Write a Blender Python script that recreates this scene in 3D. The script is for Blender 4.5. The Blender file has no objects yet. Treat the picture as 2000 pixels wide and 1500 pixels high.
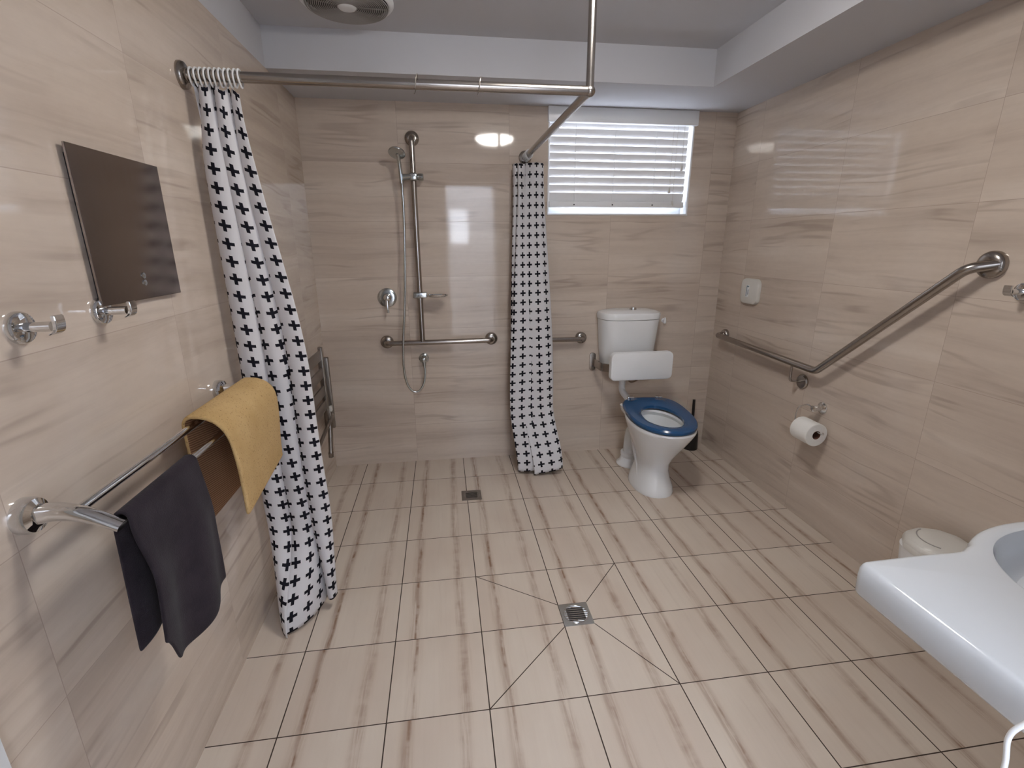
import bpy, bmesh, math, random
from mathutils import Vector, Matrix, Euler
random.seed(7)
PI = math.pi
C = bpy.data.collections.new('bathroom'); bpy.context.scene.collection.children.link(C)
scn = bpy.context.scene

# ------------------------------------------------------------------ camera
cam_d = bpy.data.cameras.new('camera'); cam = bpy.data.objects.new('camera', cam_d); C.objects.link(cam)
F_PX = 942.19
cam_d.sensor_fit = 'HORIZONTAL'; cam_d.sensor_width = 36.0; cam_d.lens = F_PX/2000*36.0
cam_d.clip_start = 0.02
rx, ry, rz = 1.2891, -0.0044, -0.1402        # pitch, roll, heading
Rm = Matrix.Rotation(rz, 3, 'Z') @ Matrix.Rotation(rx, 3, 'X') @ Matrix.Rotation(ry, 3, 'Z')
cam.matrix_world = Matrix.Translation((-0.0854, -1.7112, 1.328)) @ Rm.to_4x4()
scn.camera = cam

# ------------------------------------------------------------------ world, exposure
W = bpy.data.worlds.new('daylight'); scn.world = W; W.use_nodes = True
bg = W.node_tree.nodes['Background']; bg.inputs[0].default_value = (0.80, 0.87, 1.0, 1); bg.inputs[1].default_value = 6.0
scn.view_settings.view_transform = 'Standard'; scn.view_settings.look = 'None'
scn.view_settings.gamma = 1.0; scn.view_settings.use_curve_mapping = False
scn.view_settings.exposure = 1.37
LAMP_STRENGTH = 24.0

# ------------------------------------------------------------------ room numbers (metres)
XL, XR, YB, H1, H2 = -0.7877, 1.6433, 1.1742, 2.0496, 2.2068
BD, BR = 0.4295, 0.3991            # depth of the bulkheads at the back and at the right
YF, YF2 = -2.10, -1.75             # front wall at the doorway, front wall behind the basin
GX, GY = 0.3, 0.3015               # floor tile pitch
WX0 = (0.53, 1.385, 1.49, 2.0496)  # window opening

# ------------------------------------------------------------------ node helpers
class X:
    """small wrapper: arithmetic on shader sockets"""
    nt = None
    def __init__(s, k): s.k = k
    @staticmethod
    def m(op, *a, clamp=False):
        n = X.nt.nodes.new('ShaderNodeMath'); n.operation = op; n.use_clamp = clamp
        for i, v in enumerate(a):
            if isinstance(v, X): X.nt.links.new(v.k, n.inputs[i])
            else: n.inputs[i].default_value = v
        return X(n.outputs[0])
    def __add__(s, o): return X.m('ADD', s, o)
    def __radd__(s, o): return X.m('ADD', s, o)
    def __sub__(s, o): return X.m('SUBTRACT', s, o)
    def __rsub__(s, o): return X.m('SUBTRACT', o, s)
    def __mul__(s, o): return X.m('MULTIPLY', s, o)
    def __rmul__(s, o): return X.m('MULTIPLY', s, o)
    def __truediv__(s, o): return X.m('DIVIDE', s, o)
    def lt(s, o): return X.m('LESS_THAN', s, o)
    def gt(s, o): return X.m('GREATER_THAN', s, o)
    def abs(s): return X.m('ABSOLUTE', s)
    def fl(s): return X.m('FLOOR', s)
    def fr(s): return X.m('FRACT', s)
    def min(s, o): return X.m('MINIMUM', s, o)
    def max(s, o): return X.m('MAXIMUM', s, o)
    def smooth(s, a, b):
        n = X.nt.nodes.new('ShaderNodeMapRange'); n.interpolation_type = 'SMOOTHSTEP'
        X.nt.links.new(s.k, n.inputs[0]); n.inputs[1].default_value = a; n.inputs[2].default_value = b
        return X(n.outputs[0])
def comb(a, b, c):
    n = X.nt.nodes.new('ShaderNodeCombineXYZ')
    for i, v in enumerate((a, b, c)):
        if isinstance(v, X): X.nt.links.new(v.k, n.inputs[i])
        else: n.inputs[i].default_value = v
    return n.outputs[0]
def noise(vec, scale, detail=3, rough=.5, dist=0):
    n = X.nt.nodes.new('ShaderNodeTexNoise'); X.nt.links.new(vec, n.inputs['Vector'])
    n.inputs['Scale'].default_value = scale; n.inputs['Detail'].default_value = detail
    n.inputs['Roughness'].default_value = rough; n.inputs['Distortion'].default_value = dist
    return X(n.outputs[0])
def white(vec):
    n = X.nt.nodes.new('ShaderNodeTexWhiteNoise'); X.nt.links.new(vec, n.inputs[0]); return n
def mixc(f, a, b):
    n = X.nt.nodes.new('ShaderNodeMix'); n.data_type = 'RGBA'
    ins = [n.inputs[0], n.inputs[6], n.inputs[7]]
    for i, v in zip(ins, (f, a, b)):
        if isinstance(v, X): X.nt.links.new(v.k, i)
        elif isinstance(v, bpy.types.NodeSocket): X.nt.links.new(v, i)
        elif isinstance(v, tuple): i.default_value = (*v, 1)
        else: i.default_value = v
    return n.outputs[2]
def posxyz(kind='pos'):
    if kind == 'pos':
        g = X.nt.nodes.new('ShaderNodeNewGeometry'); src = g.outputs['Position']
    elif kind == 'uv':
        g = X.nt.nodes.new('ShaderNodeTexCoord'); src = g.outputs['UV']
    else:
        g = X.nt.nodes.new('ShaderNodeTexCoord'); src = g.outputs['Object']
    s = X.nt.nodes.new('ShaderNodeSeparateXYZ'); X.nt.links.new(src, s.inputs[0])
    return X(s.outputs[0]), X(s.outputs[1]), X(s.outputs[2]), src
def mat(name, col=(.8, .8, .8), rough=.5, metal=0., spec=.5, **kw):
    m = bpy.data.materials.new(name); m.use_nodes = True
    b = m.node_tree.nodes['Principled BSDF']
    b.inputs['Base Color'].default_value = (*col, 1); b.inputs['Roughness'].default_value = rough
    b.inputs['Metallic'].default_value = metal; b.inputs['Specular IOR Level'].default_value = spec
    for k, v in kw.items(): b.inputs[k.replace('_', ' ')].default_value = v
    X.nt = m.node_tree
    return m, b
def lnk(sock, inp): X.nt.links.new(sock.k if isinstance(sock, X) else sock, inp)
def bump(height, strength, dist=.001):
    n = X.nt.nodes.new('ShaderNodeBump'); n.inputs['Strength'].default_value = strength
    n.inputs['Distance'].default_value = dist; lnk(height, n.inputs['Height']); return n.outputs[0]
def perturb(cellvec, amount, axes):
    """each glazed tile sits a hair out of plane, so its mirror image is a little offset"""
    w = white(cellvec); g = X.nt.nodes.new('ShaderNodeNewGeometry')
    a = X.nt.nodes.new('ShaderNodeVectorMath'); a.operation = 'SUBTRACT'; lnk(w.outputs['Color'], a.inputs[0]); a.inputs[1].default_value = (.5, .5, .5)
    s = X.nt.nodes.new('ShaderNodeVectorMath'); s.operation = 'MULTIPLY'; lnk(a.outputs[0], s.inputs[0]); s.inputs[1].default_value = tuple(amount*v for v in axes)
    d = X.nt.nodes.new('ShaderNodeVectorMath'); d.operation = 'ADD'; lnk(g.outputs['Normal'], d.inputs[0]); lnk(s.outputs[0], d.inputs[1])
    n = X.nt.nodes.new('ShaderNodeVectorMath'); n.operation = 'NORMALIZE'; lnk(d.outputs[0], n.inputs[0])
    return n.outputs[0]

# ------------------------------------------------------------------ materials
BASE_W = (.60, .505, .425); DARK_W = (.36, .285, .235); LIGHT_W = (.66, .57, .49)
def wall_tiles(name, ax, off_u, slope=0.0):
    m, b = mat(name, rough=.07, spec=.5)
    x, y, z, _ = posxyz(); u = x if ax == 'x' else y
    cu = (u - off_u)/.6; cv = (z - .247)/.3015
    iu, iv = cu.fl(), cv.fl(); cell = comb(iu, iv, 3.0 if ax == 'x' else 7.0)
    rnd = X(white(cell).outputs['Value'])
    zz = z + slope*u
    w_ = (noise(comb(u*1.3, z*2.0, rnd*9.0), 1.0, 2)-.5)*.10
    zz = zz + w_
    n1 = noise(comb(u*.55, zz*8.0, rnd*40.0), 1.0, 6, .6, .1)            # broad bands
    n2 = noise(comb(u*1.0, zz*24.0, rnd*17.0+5.0), 1.0, 5, .62, .12)       # thin streaks
    n3 = noise(comb(u*.5+9.0, zz*7.5, rnd*23.0), 1.0, 3, .5, .1)           # single veins
    n4 = noise(comb(u*3.0, z*3.0, rnd*5.0), 1.0, 2)
    band = n1.smooth(.46, .72)*.41
    streak = n2.smooth(.48, .80)*.34
    vein = (1.0 - ((n3 - .5).abs()).smooth(0.0, .030))*n4.smooth(.40, .62)*.48
    dark = (band + streak + vein).min(1.0)
    col = mixc(n1.smooth(.50, .28), BASE_W, LIGHT_W)
    col = mixc(dark, col, DARK_W)
    fine = noise(comb(u*30.0, z*60.0, rnd), 1.0, 2)
    col = mixc((fine-.4)*.18, col, (.30, .22, .17))
    gu = (cu.fr().min(1.0-cu.fr()))*.6; gv = (cv.fr().min(1.0-cv.fr()))*.3015
    g = (gu.min(gv)).lt(.0009)
    col = mixc(g*.75, col, (.33, .25, .2))
    lnk(col, b.inputs['Base Color'])
    lnk(g*.5 + .055, b.inputs['Roughness'])
    nv = perturb(cell, .006, (1, 0, 1) if ax == 'x' else (0, 1, 1))
    lnk(nv, b.inputs['Normal'])
    return m
def floor_tiles():
    m, b = mat('floor_tile', rough=.3, spec=.4)
    x, y, z, _ = posxyz()
    cu, cv = x/GX, y/GY; fu, fv = cu.fr(), cv.fr(); iu, iv = cu.fl(), cv.fl()
    rnd = X(white(comb(iu, iv, 1.0)).outputs['Value'])
    wob = noise(comb(x*1.2, y*2.2, iu), 1.0, 4, .55) - .5
    wob2 = noise(comb(x*2.0+4.0, y*6.0, iu+3.0), 1.0, 4, .6) - .5
    grain = noise(comb(x*70.0, y*3.5, rnd*3.0), 1.0, 4, .65, .3)
    amt = noise(comb(x*3.0, y*6.0, rnd*9.0), 1.0, 3, .6)
    fs = (rnd-.5)*.04
    brk = noise(comb(x*9.0, y*16.0, rnd*7.0), 1.0, 3, .6).smooth(.40, .62)
    s1 = 1.0 - ((fu - .22 + fs + wob*.07 + wob2*.03).abs()).smooth(.0, .100)
    s1b = 1.0 - ((fu - .235 + fs + wob*.07 + wob2*.06).abs()).smooth(.0, .032)
    s2 = 1.0 - ((fu - .76 + fs + wob2*.06 + wob*.05).abs()).smooth(.0, .10)
    s3 = 1.0 - ((fu - .50 + wob*.3).abs()).smooth(.0, .06)
    g2 = grain.smooth(.30, .62)
    dark = s1*(g2*.70+.15)*(amt*.8+.35)*.74 + s1b*brk*(g2*.9+.1)*.42 + s2*(g2*.75+.1)*(brk*.4+.6)*.60 + s3*grain.smooth(.5, .8)*.10
    col = mixc(noise(comb(x*4.0, y*2.0, rnd*5.0), 1.0, 3).smooth(.3, .7), (.59, .495, .415), (.65, .565, .48))
    col = mixc((grain-.35)*.22, col, (.40, .30, .23))
    col = mixc((dark*1.15).min(1.0), col, (.25, .15, .10))
    # grout: the grid, and the four mitre cuts that run from the 2x2 block's corners to the drain
    g = ((fu.min(1.0-fu))*GX).lt(.0018).max(((fv.min(1.0-fv))*GY).lt(.0016))
    for (ax_, ay_), (bx_, by_) in (((0, 0), (.299, -.21)), ((.6, 0), (.412, -.21)), ((.6, -2*GY), (.411, -.321)), ((0, -2*GY), (.298, -.322))):
        L = math.hypot(bx_-ax_, by_-ay_); dx, dy = (bx_-ax_)/L, (by_-ay_)/L
        t = (x-ax_)*dx + (y-ay_)*dy; dd = ((x-ax_)*(-dy) + (y-ay_)*dx).abs()
        g = g.max(dd.lt(.0016)*t.gt(0.0)*t.lt(L))
    col = mixc(g, col, (.035, .020, .013))
    lnk(col, b.inputs['Base Color']); lnk(g*.4 + .27, b.inputs['Roughness'])
    lnk(bump(1.0-g, .35, .0015), b.inputs['Normal'])
    return m
M = {}
M['wall_back'] = wall_tiles('wall_tile_back', 'x', .312)
M['wall_right'] = wall_tiles('wall_tile_right', 'y', .92, .0)
M['wall_left'] = wall_tiles('wall_tile_left', 'y', -.925, .0)
M['floor'] = floor_tiles()
def plaster(name, col):
    m, b = mat(name, col, .75, spec=.2); _, _, _, p = posxyz(); lnk(bump(noise(p, 180, 3), .06), b.inputs['Normal']); return m
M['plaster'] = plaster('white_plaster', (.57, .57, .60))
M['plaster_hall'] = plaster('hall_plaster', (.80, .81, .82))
def metal(name, col, rough, brush=0):
    m, b = mat(name, col, rough, 1.0)
    x, y, z, p = posxyz('obj')
    n = noise(p, 9 if brush else 14, 3)
    lnk(n*(.06 if brush else .04) + (rough-.03), b.inputs['Roughness'])
    return m
M['steel'] = metal('brushed_stainless', (.37, .34, .315), .22, 1)
M['steel_dark'] = metal('dark_stainless', (.27, .24, .215), .34, 1)
M['chrome'] = metal('chrome', (.72, .73, .74), .07)
M['satin'] = metal('satin_chrome', (.52, .55, .56), .2)
def speck(name, col, rough, amp=.06, scale=40, spec=.5, **kw):
    m, b = mat(name, col, rough, spec=spec, **kw); _, _, _, p = posxyz('obj')
    f = noise(p, scale, 3); lnk(mixc((f-.3)*amp*4, col, tuple(c*.6 for c in col)), b.inputs['Base Color']); return m
M['ceramic'] = speck('white_vitreous_china', (.80, .81, .82), .08, .01)
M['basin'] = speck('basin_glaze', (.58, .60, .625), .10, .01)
M['plastic'] = speck('white_plastic', (.80, .81, .82), .28, .01)
M['plastic_warm'] = speck('cream_plastic', (.66, .64, .60), .35, .01)
M['blue'] = speck('blue_plastic', (.012, .075, .20), .22, .02)
M['black'] = speck('black_plastic', (.012, .011, .012), .35, .02)
M['paper'] = speck('tissue_paper', (.82, .81, .78), .9, .03, 120, .1)
M['card'] = speck('brown_card', (.16, .08, .06), .9, .03, 120, .1)
M['white_paint'] = speck('white_door_paint', (.68, .70, .72), .35, .01)
M['pipe_brown'] = metal('hose_braid', (.30, .22, .16), .4, 1)
M['dark_slot'] = speck('drain_shadow', (.01, .009, .009), .6, .02)
M['grey_print'] = speck('grey_print', (.20, .27, .32), .5, .02)
def water():
    m, b = mat('water', (.5, .56, .52), .03, spec=.5); _, _, _, p = posxyz('obj'); lnk(bump(noise(p, 6, 1), .02), b.inputs['Normal']); return m
M['water'] = water()
def fan_mat(): return speck('fan_plastic', (.36, .34, .325), .5, .02)
M['fan'] = fan_mat()
def panel_mat():
    m, b = mat('tinted_panel', (.27, .225, .20), .10, 1.0); x, y, z, p = posxyz('obj')
    lnk(noise(comb(x*2.0, y*90.0, z*1.2), 1.0, 3)*.10 + .12, b.inputs['Roughness']); return m
M['tint'] = panel_mat()
def curtain_mat():
    m, b = mat('cross_print_cloth', rough=.65, spec=.25)
    u, v, _, _ = posxyz('uv'); p = .0525
    fu = ((u/p).fr()-.5).abs(); fv = ((v/p).fr()-.5).abs()
    e = noise(comb(u*900.0, v*900.0, 0.0), 1.0, 2)*.02
    cr = (fu.lt(e+.085)*fv.lt(e+.315)).max(fv.lt(e+.085)*fu.lt(e+.315))
    weave = noise(comb(u*500.0, v*500.0, 1.0), 1.0, 2)
    col = mixc(cr, (.82, .81, .83), (.008, .008, .016))
    lnk(col, b.inputs['Base Color'])
    lnk(bump(noise(comb(u*9.0, v*4.0, 2.0), 1.0, 3) + weave*.02, .35, .006), b.inputs['Normal'])
    t = X.nt.nodes.new('ShaderNodeBsdfTranslucent'); lnk(col, t.inputs[0])
    ms = X.nt.nodes.new('ShaderNodeMixShader'); ms.inputs[0].default_value = .28
    lnk(b.outputs[0], ms.inputs[1]); lnk(t.outputs[0], ms.inputs[2])
    lnk(ms.outputs[0], X.nt.nodes['Material Output'].inputs[0])
    return m
M['curtain'] = curtain_mat()
def towel_mat():
    m, b = mat('charcoal_terry', rough=.95, spec=.1); x, y, z, p = posxyz('obj')
    n = noise(p, 420, 3); big = noise(p, 14, 3)
    lnk(mixc(big.smooth(.3, .7), (.022, .017, .022), (.034, .027, .034)), b.inputs['Base Color'])
    b.inputs['Sheen Weight'].default_value = .06; b.inputs['Sheen Roughness'].default_value = .5
    lnk(bump(n, .6, .002), b.inputs['Normal']); return m
M['towel'] = towel_mat()
def mat_mat():
    m, b = mat('tan_foam', rough=.9, spec=.15); x, y, z, p = posxyz('obj')
    n = noise(p, 210, 2, .6); col = mixc(noise(p, 9, 3).smooth(.3, .7), (.50, .335, .15), (.56, .385, .185))
    col = mixc(n.smooth(.60, .70)*.75, col, (.20, .12, .05)); lnk(col, b.inputs['Base Color'])
    lnk(bump(noise(p, 150, 4), .9, .003), b.inputs['Normal']); return m
M['mat_top'] = mat_mat()
def mat_under():
    m, b = mat('ribbed_backing', rough=.9, spec=.1); x, y, z, p = posxyz('obj')
    w = ((z*170.0 + y*30.0).fr()-.5).abs()
    lnk(mixc(w.smooth(.1, .4), (.17, .085, .045), (.36, .20, .115)), b.inputs['Base Color'])
    lnk(bump(w, .6, .002), b.inputs['Normal']); return m
M['mat_under'] = mat_under()
def slat_mat():
    m, b = mat('blind_slat', (.80, .80, .80), .45, spec=.35)
    _, _, _, p = posxyz(); col = mixc(noise(p, 30, 2)*.1, (.82, .82, .83), (.7, .7, .7)); lnk(col, b.inputs['Base Color'])
    t = X.nt.nodes.new('ShaderNodeBsdfTranslucent'); lnk(col, t.inputs[0])
    ms = X.nt.nodes.new('ShaderNodeMixShader'); ms.inputs[0].default_value = .03
    lnk(b.outputs[0], ms.inputs[1]); lnk(t.outputs[0], ms.inputs[2]); lnk(ms.outputs[0], X.nt.nodes['Material Output'].inputs[0])
    return m
M['slat'] = slat_mat()
def glass():
    m, b = mat('window_glass', (.95, .97, .98), .05); b.inputs['Transmission Weight'].default_value = 1.0
    b.inputs['IOR'].default_value = 1.45; x, y, z, p = posxyz(); lnk(noise(p, 5, 1)*.02 + .02, b.inputs['Roughness'])
    tr = X.nt.nodes.new('ShaderNodeBsdfTransparent'); ms = X.nt.nodes.new('ShaderNodeMixShader'); ms.inputs[0].default_value = .9
    lnk(b.outputs[0], ms.inputs[1]); lnk(tr.outputs[0], ms.inputs[2]); lnk(ms.outputs[0], X.nt.nodes['Material Output'].inputs[0])
    return m
M['glass'] = glass()
def lamp_glow():
    m, b = mat('lit_diffuser', (.9, .9, .88), .3)
    b.inputs['Emission Color'].default_value = (1.0, .96, .90, 1); b.inputs['Emission Strength'].default_value = LAMP_STRENGTH
    x, y, z, p = posxyz('obj'); lnk(noise(p, 3, 1)*.02 + .28, b.inputs['Roughness']); return m
M['glow'] = lamp_glow()

# ------------------------------------------------------------------ mesh helpers
def obj(name, bm, m, parent=None, smooth=True, kind=None, label=None, mats=None):
    bmesh.ops.recalc_face_normals(bm, faces=bm.faces)
    me = bpy.data.meshes.new(name); bm.to_mesh(me); bm.free()
    o = bpy.data.objects.new(name, me); C.objects.link(o)
    for mm in (mats or [m]): me.materials.append(mm)
    if smooth:
        for p in me.polygons: p.use_smooth = True
        try: me.set_sharp_from_angle(angle=math.radians(38))
        except Exception: pass
    if parent is not None:
        o.parent = parent; o.matrix_parent_inverse = parent.matrix_world.inverted()
    if kind: o['kind'] = kind
    if label: o['label'] = label
    return o
def thing(name, label, cat, loc, group=None):
    o = bpy.data.objects.new(name, None); C.objects.link(o); o.location = loc; o.empty_display_size = .05
    o.matrix_world = Matrix.Translation(loc)
    o['label'] = label; o['category'] = cat
    if group: o['group'] = group
    return o
def tag(o, label, cat, group=None):
    o['label'] = label; o['category'] = cat
    if group: o['group'] = group
    return o
def box(bm, x0, x1, y0, y1, z0, z1, bev=0, seg=2):
    n0 = set(bm.verts)
    r = bmesh.ops.create_cube(bm, size=1)
    for v in r['verts']:
        v.co = Vector(((v.co.x+.5)*(x1-x0)+x0, (v.co.y+.5)*(y1-y0)+y0, (v.co.z+.5)*(z1-z0)+z0))
    if bev:
        es = list({e for v in r['verts'] for e in v.link_edges})
        bmesh.ops.bevel(bm, geom=es, offset=bev, segments=seg, profile=.5, affect='EDGES')
    return [v for v in bm.verts if v not in n0]
def struct(name, boxes, m, **k):
    bm = bmesh.new()
    for b in boxes: box(bm, *b)
    return obj(name, bm, m, smooth=False, kind='structure', **k)
def frame(d):
    d = d.normalized(); a = Vector((0, 0, 1)) if abs(d.z) < .9 else Vector((1, 0, 0))
    s = d.cross(a).normalized(); return s, d.cross(s).normalized()
def tube(bm, pts, r, n=16, caps=True, closed=False):
    pts = [Vector(p) for p in pts]; rings = []
    N = len(pts); rr = r if isinstance(r, (list, tuple)) else [r]*N
    d0 = (pts[1]-pts[0]).normalized(); s, t = frame(d0); pd = d0
    for i, p in enumerate(pts):
        if closed: d = (pts[(i+1) % N]-pts[i-1]).normalized()
        elif i == 0: d = d0
        elif i == N-1: d = (pts[-1]-pts[-2]).normalized()
        else: d = ((pts[i+1]-pts[i]).normalized()+(pts[i]-pts[i-1]).normalized()).normalized()
        q = pd.rotation_difference(d); s = q @ s; t = q @ t; pd = d
        rings.append([bm.verts.new(p+(s*math.cos(2*PI*k/n)+t*math.sin(2*PI*k/n))*rr[i]) for k in range(n)])
    for i in range(N if closed else N-1):
        a, b = rings[i], rings[(i+1) % N]
        for k in range(n): bm.faces.new((a[k], a[(k+1) % n], b[(k+1) % n], b[k]))
    if caps and not closed:
        bm.faces.new(rings[0][::-1]); bm.faces.new(rings[-1])
def fillet(pts, r, n=8):
    pts = [Vector(p) for p in pts]; out = [pts[0]]
    for i in range(1, len(pts)-1):
        a, b, c = pts[i-1], pts[i], pts[i+1]; u = (a-b).normalized(); v = (c-b).normalized()
        ang = u.angle(v); t = min(r/math.tan(ang/2), (a-b).length*.49, (c-b).length*.49); R_ = t*math.tan(ang/2)
        p0, p1 = b+u*t, b+v*t; cen = b+(u+v).normalized()*(R_/math.sin(ang/2))
        for k in range(n+1):
            f = k/n; w = (p0-cen).normalized().slerp((p1-cen).normalized(), f); out.append(cen+w*R_)
    out.append(pts[-1]); return out
def spline(pts, n=8):
    pts = [Vector(p) for p in pts]; P = [2*pts[0]-pts[1]]+pts+[2*pts[-1]-pts[-2]]; out = []
    for i in range(1, len(P)-2):
        for k in range(n):
            t = k/n; a, b, c, d = P[i-1:i+3]
            out.append(.5*((2*b)+(-a+c)*t+(2*a-5*b+4*c-d)*t*t+(-a+3*b-3*c+d)*t**3))
    out.append(pts[-1]); return out
def lathe(bm, origin, axis, prof, n=32):
    """prof: list of (distance along axis, radius)"""
    o = Vector(origin); ax = Vector(axis).normalized(); s, t = frame(ax); rings = []
    for h, r in prof:
        if r < 1e-5: rings.append([bm.verts.new(o+ax*h)])
        else: rings.append([bm.verts.new(o+ax*h+(s*math.cos(2*PI*k/n)+t*math.sin(2*PI*k/n))*r) for k in range(n)])
    for a, b in zip(rings, rings[1:]):
        if len(a) == 1 and len(b) == 1: continue
        for k in range(n):
            if len(a) == 1: bm.faces.new((a[0], b[k], b[(k+1) % n]))
            elif len(b) == 1: bm.faces.new((a[k], a[(k+1) % n], b[0]))
            else: bm.faces.new((a[k], a[(k+1) % n], b[(k+1) % n], b[k]))
    for rg in (rings[0], rings[-1]):
        if len(rg) > 1: bm.faces.new(rg)
def loft(bm, rings, cap0=True, cap1=True):
    V = [[bm.verts.new(p) for p in r] for r in rings]; n = len(V[0])
    for a, b in zip(V, V[1:]):
        for k in range(n): bm.faces.new((a[k], a[(k+1) % n], b[(k+1) % n], b[k]))
    if cap0: bm.faces.new(V[0][::-1])
    if cap1: bm.faces.new(V[-1])
    return V
def sup(cx, cy, z, a, b, n=2.4, N=48, back=None):
    """superellipse ring; back = exponent used for the rear half (squarer)"""
    out = []
    for k in range(N):
        t = 2*PI*k/N; c, s = math.cos(t), math.sin(t); e = back if (back and s > 0) else n
        out.append((cx+a*math.copysign(abs(c)**(2/e), c), cy+b*math.copysign(abs(s)**(2/e), s), z))
    return out
def rrect(cu, cv, hu, hv, r, n=6):
    out = []
    for k, (su, sv) in enumerate(((1, 1), (-1, 1), (-1, -1), (1, -1))):
        for i in range(n+1):
            a = k*PI/2+i/n*PI/2; out.append((cu+su*(hu-r)+r*math.cos(a), cv+sv*(hv-r)+r*math.sin(a)))
    return out
def plate_x(bm, x0, x1, cy, cz, hy, hz, r, edge=.003):
    """rounded plate lying in a plane x = const"""
    f = lambda x, e: [(x, u, v) for u, v in rrect(cy, cz, hy-e, hz-e, max(r-e, .001))]
    d = 1 if x1 > x0 else -1
    loft(bm, [f(x0, 0), f(x1-d*edge, 0), f(x1-d*edge*.3, edge*.3), f(x1, edge)])
def plate_y(bm, y0, y1, cx, cz, hx, hz, r, edge=.003):
    f = lambda y, e: [(u, y, v) for u, v in rrect(cx, cz, hx-e, hz-e, max(r-e, .001))]
    d = 1 if y1 > y0 else -1
    loft(bm, [f(y0, 0), f(y1-d*edge, 0), f(y1-d*edge*.3, edge*.3), f(y1, edge)])
def new(): return bmesh.new()
def flange_prof(R_, h=.012, r2=.02): return [(0, R_), (h*.5, R_), (h*.85, R_*.93), (h, R_*.78), (h*1.15, r2*1.02), (h*1.4, r2)]

# ================================================================== SETTING
T = .12
struct('floor', [(XL-1.1, XR+T, -3.7, YB+T, -T, 0)], M['floor'])
# back wall with the window opening
wx0, wx1, wz0, wz1 = WX0
struct('wall_back', [(XL-T, wx0, YB, YB+T, 0, H2+.1), (wx1, XR+T, YB, YB+T, 0, H2+.1), (wx0, wx1, YB, YB+T, 0, wz0), (wx0, wx1, YB, YB+T, wz1, H2+.1)], M['wall_back'])
struct('wall_left', [(XL-T, XL, YF-T, YB, 0, H1)], M['wall_left'])
struct('wall_right', [(XR, XR+T, YF2-T, YB, 0, H2+.1)], M['wall_right'])
DX0, DX1 = .015, .575              # doorway in the front wall
struct('wall_front', [(DX1, XR+T, YF2-T, YF2, 0, H2), (DX1, DX1+T, YF, YF2-T, 0, H2), (DX1, DX1+T, YF-T, YF, 0, H2), (XL-T, DX0, YF-T, YF, 0, H2), (DX0, DX1, YF-T, YF, 2.04, H2)], M['plaster'])
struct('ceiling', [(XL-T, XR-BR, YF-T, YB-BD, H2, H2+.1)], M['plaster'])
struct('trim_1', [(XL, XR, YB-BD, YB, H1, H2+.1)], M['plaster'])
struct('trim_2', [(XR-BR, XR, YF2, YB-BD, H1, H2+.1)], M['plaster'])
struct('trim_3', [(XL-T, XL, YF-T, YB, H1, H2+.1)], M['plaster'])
# the space beyond the doorway behind the camera, with its own window
hx0, hx1, hz0, hz1 = .085, .345, 1.36, 1.84
struct('wall_hall', [(XL-1.0, hx0, -3.6, -3.5, 0, 2.4), (hx1, 1.5, -3.6, -3.5, 0, 2.4), (hx0, hx1, -3.6, -3.5, 0, hz0), (hx0, hx1, -3.6, -3.5, hz1, 2.4),
                     (1.5, 1.6, -3.6, YF2-T, 0, 2.4), (XL-1.1, XL-1.0, -3.6, YF-T, 0, 2.4), (XL-1.1, XL-T, YF-2*T, YF-T, 0, 2.4)], M['plaster_hall'])
# white door in the left wall beside the camera
bm = new(); box(bm, XL, XL+.030, -2.02, -1.150, .008, 2.0, .002)
d = obj('door_1', bm, M['white_paint'], smooth=False, kind='structure')
bm = new(); tube(bm, fillet([(XL+.030, -1.22, 1.0), (XL+.075, -1.22, 1.0), (XL+.075, -1.33, 1.0)], .01), .009); obj('door_handle', bm, M['satin'], d)
struct('trim_5', [(XL, XL+.042, -1.150, -1.085, 0, 2.0), (XL, XL+.042, -2.085, -2.02, 0, 2.0), (XL, XL+.042, -2.085, -1.085, 2.0, 2.045)], M['white_paint'])

# ---- window_1 : recess lining, frame, pane
win = bpy.data.objects.new('window_1', None); C.objects.link(win); win['kind'] = 'structure'; win.location = ((wx0+wx1)/2, YB, wz0)
win.matrix_world = Matrix.Translation(win.location)
bm = new(); t_ = .008
for b_ in ((wx0, wx0+t_, YB-.004, YB+T, wz0, wz1), (wx1-t_, wx1, YB-.004, YB+T, wz0, wz1), (wx0, wx1, YB-.006, YB+T, wz0, wz0+t_), (wx0, wx1, YB+.01, YB+T, wz1-t_, wz1)): box(bm, *b_)
obj('window_reveal', bm, M['plastic'], win, smooth=False)
bm = new(); f0 = YB+.075
for b_ in ((wx0+t_, wx0+.05, f0, f0+.035, wz0+t_, wz1-t_), (wx1-.05, wx1-t_, f0, f0+.035, wz0+t_, wz1-t_), (wx0+.05, wx1-.05, f0, f0+.035, wz0+t_, wz0+.05), (wx0+.05, wx1-.05, f0, f0+.035, wz1-.05, wz1-t_), ((wx0+wx1)/2-.015, (wx0+wx1)/2+.015, f0, f0+.035, wz0+.05, wz1-.05)):
    box(bm, *b_)
obj('window_frame', bm, M['white_paint'], win, smooth=False)
bm = new(); box(bm, wx0+.045, wx1-.045, f0+.015, f0+.019, wz0+.045, wz1-.045); obj('window_pane', bm, M['glass'], win, smooth=False)

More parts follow.
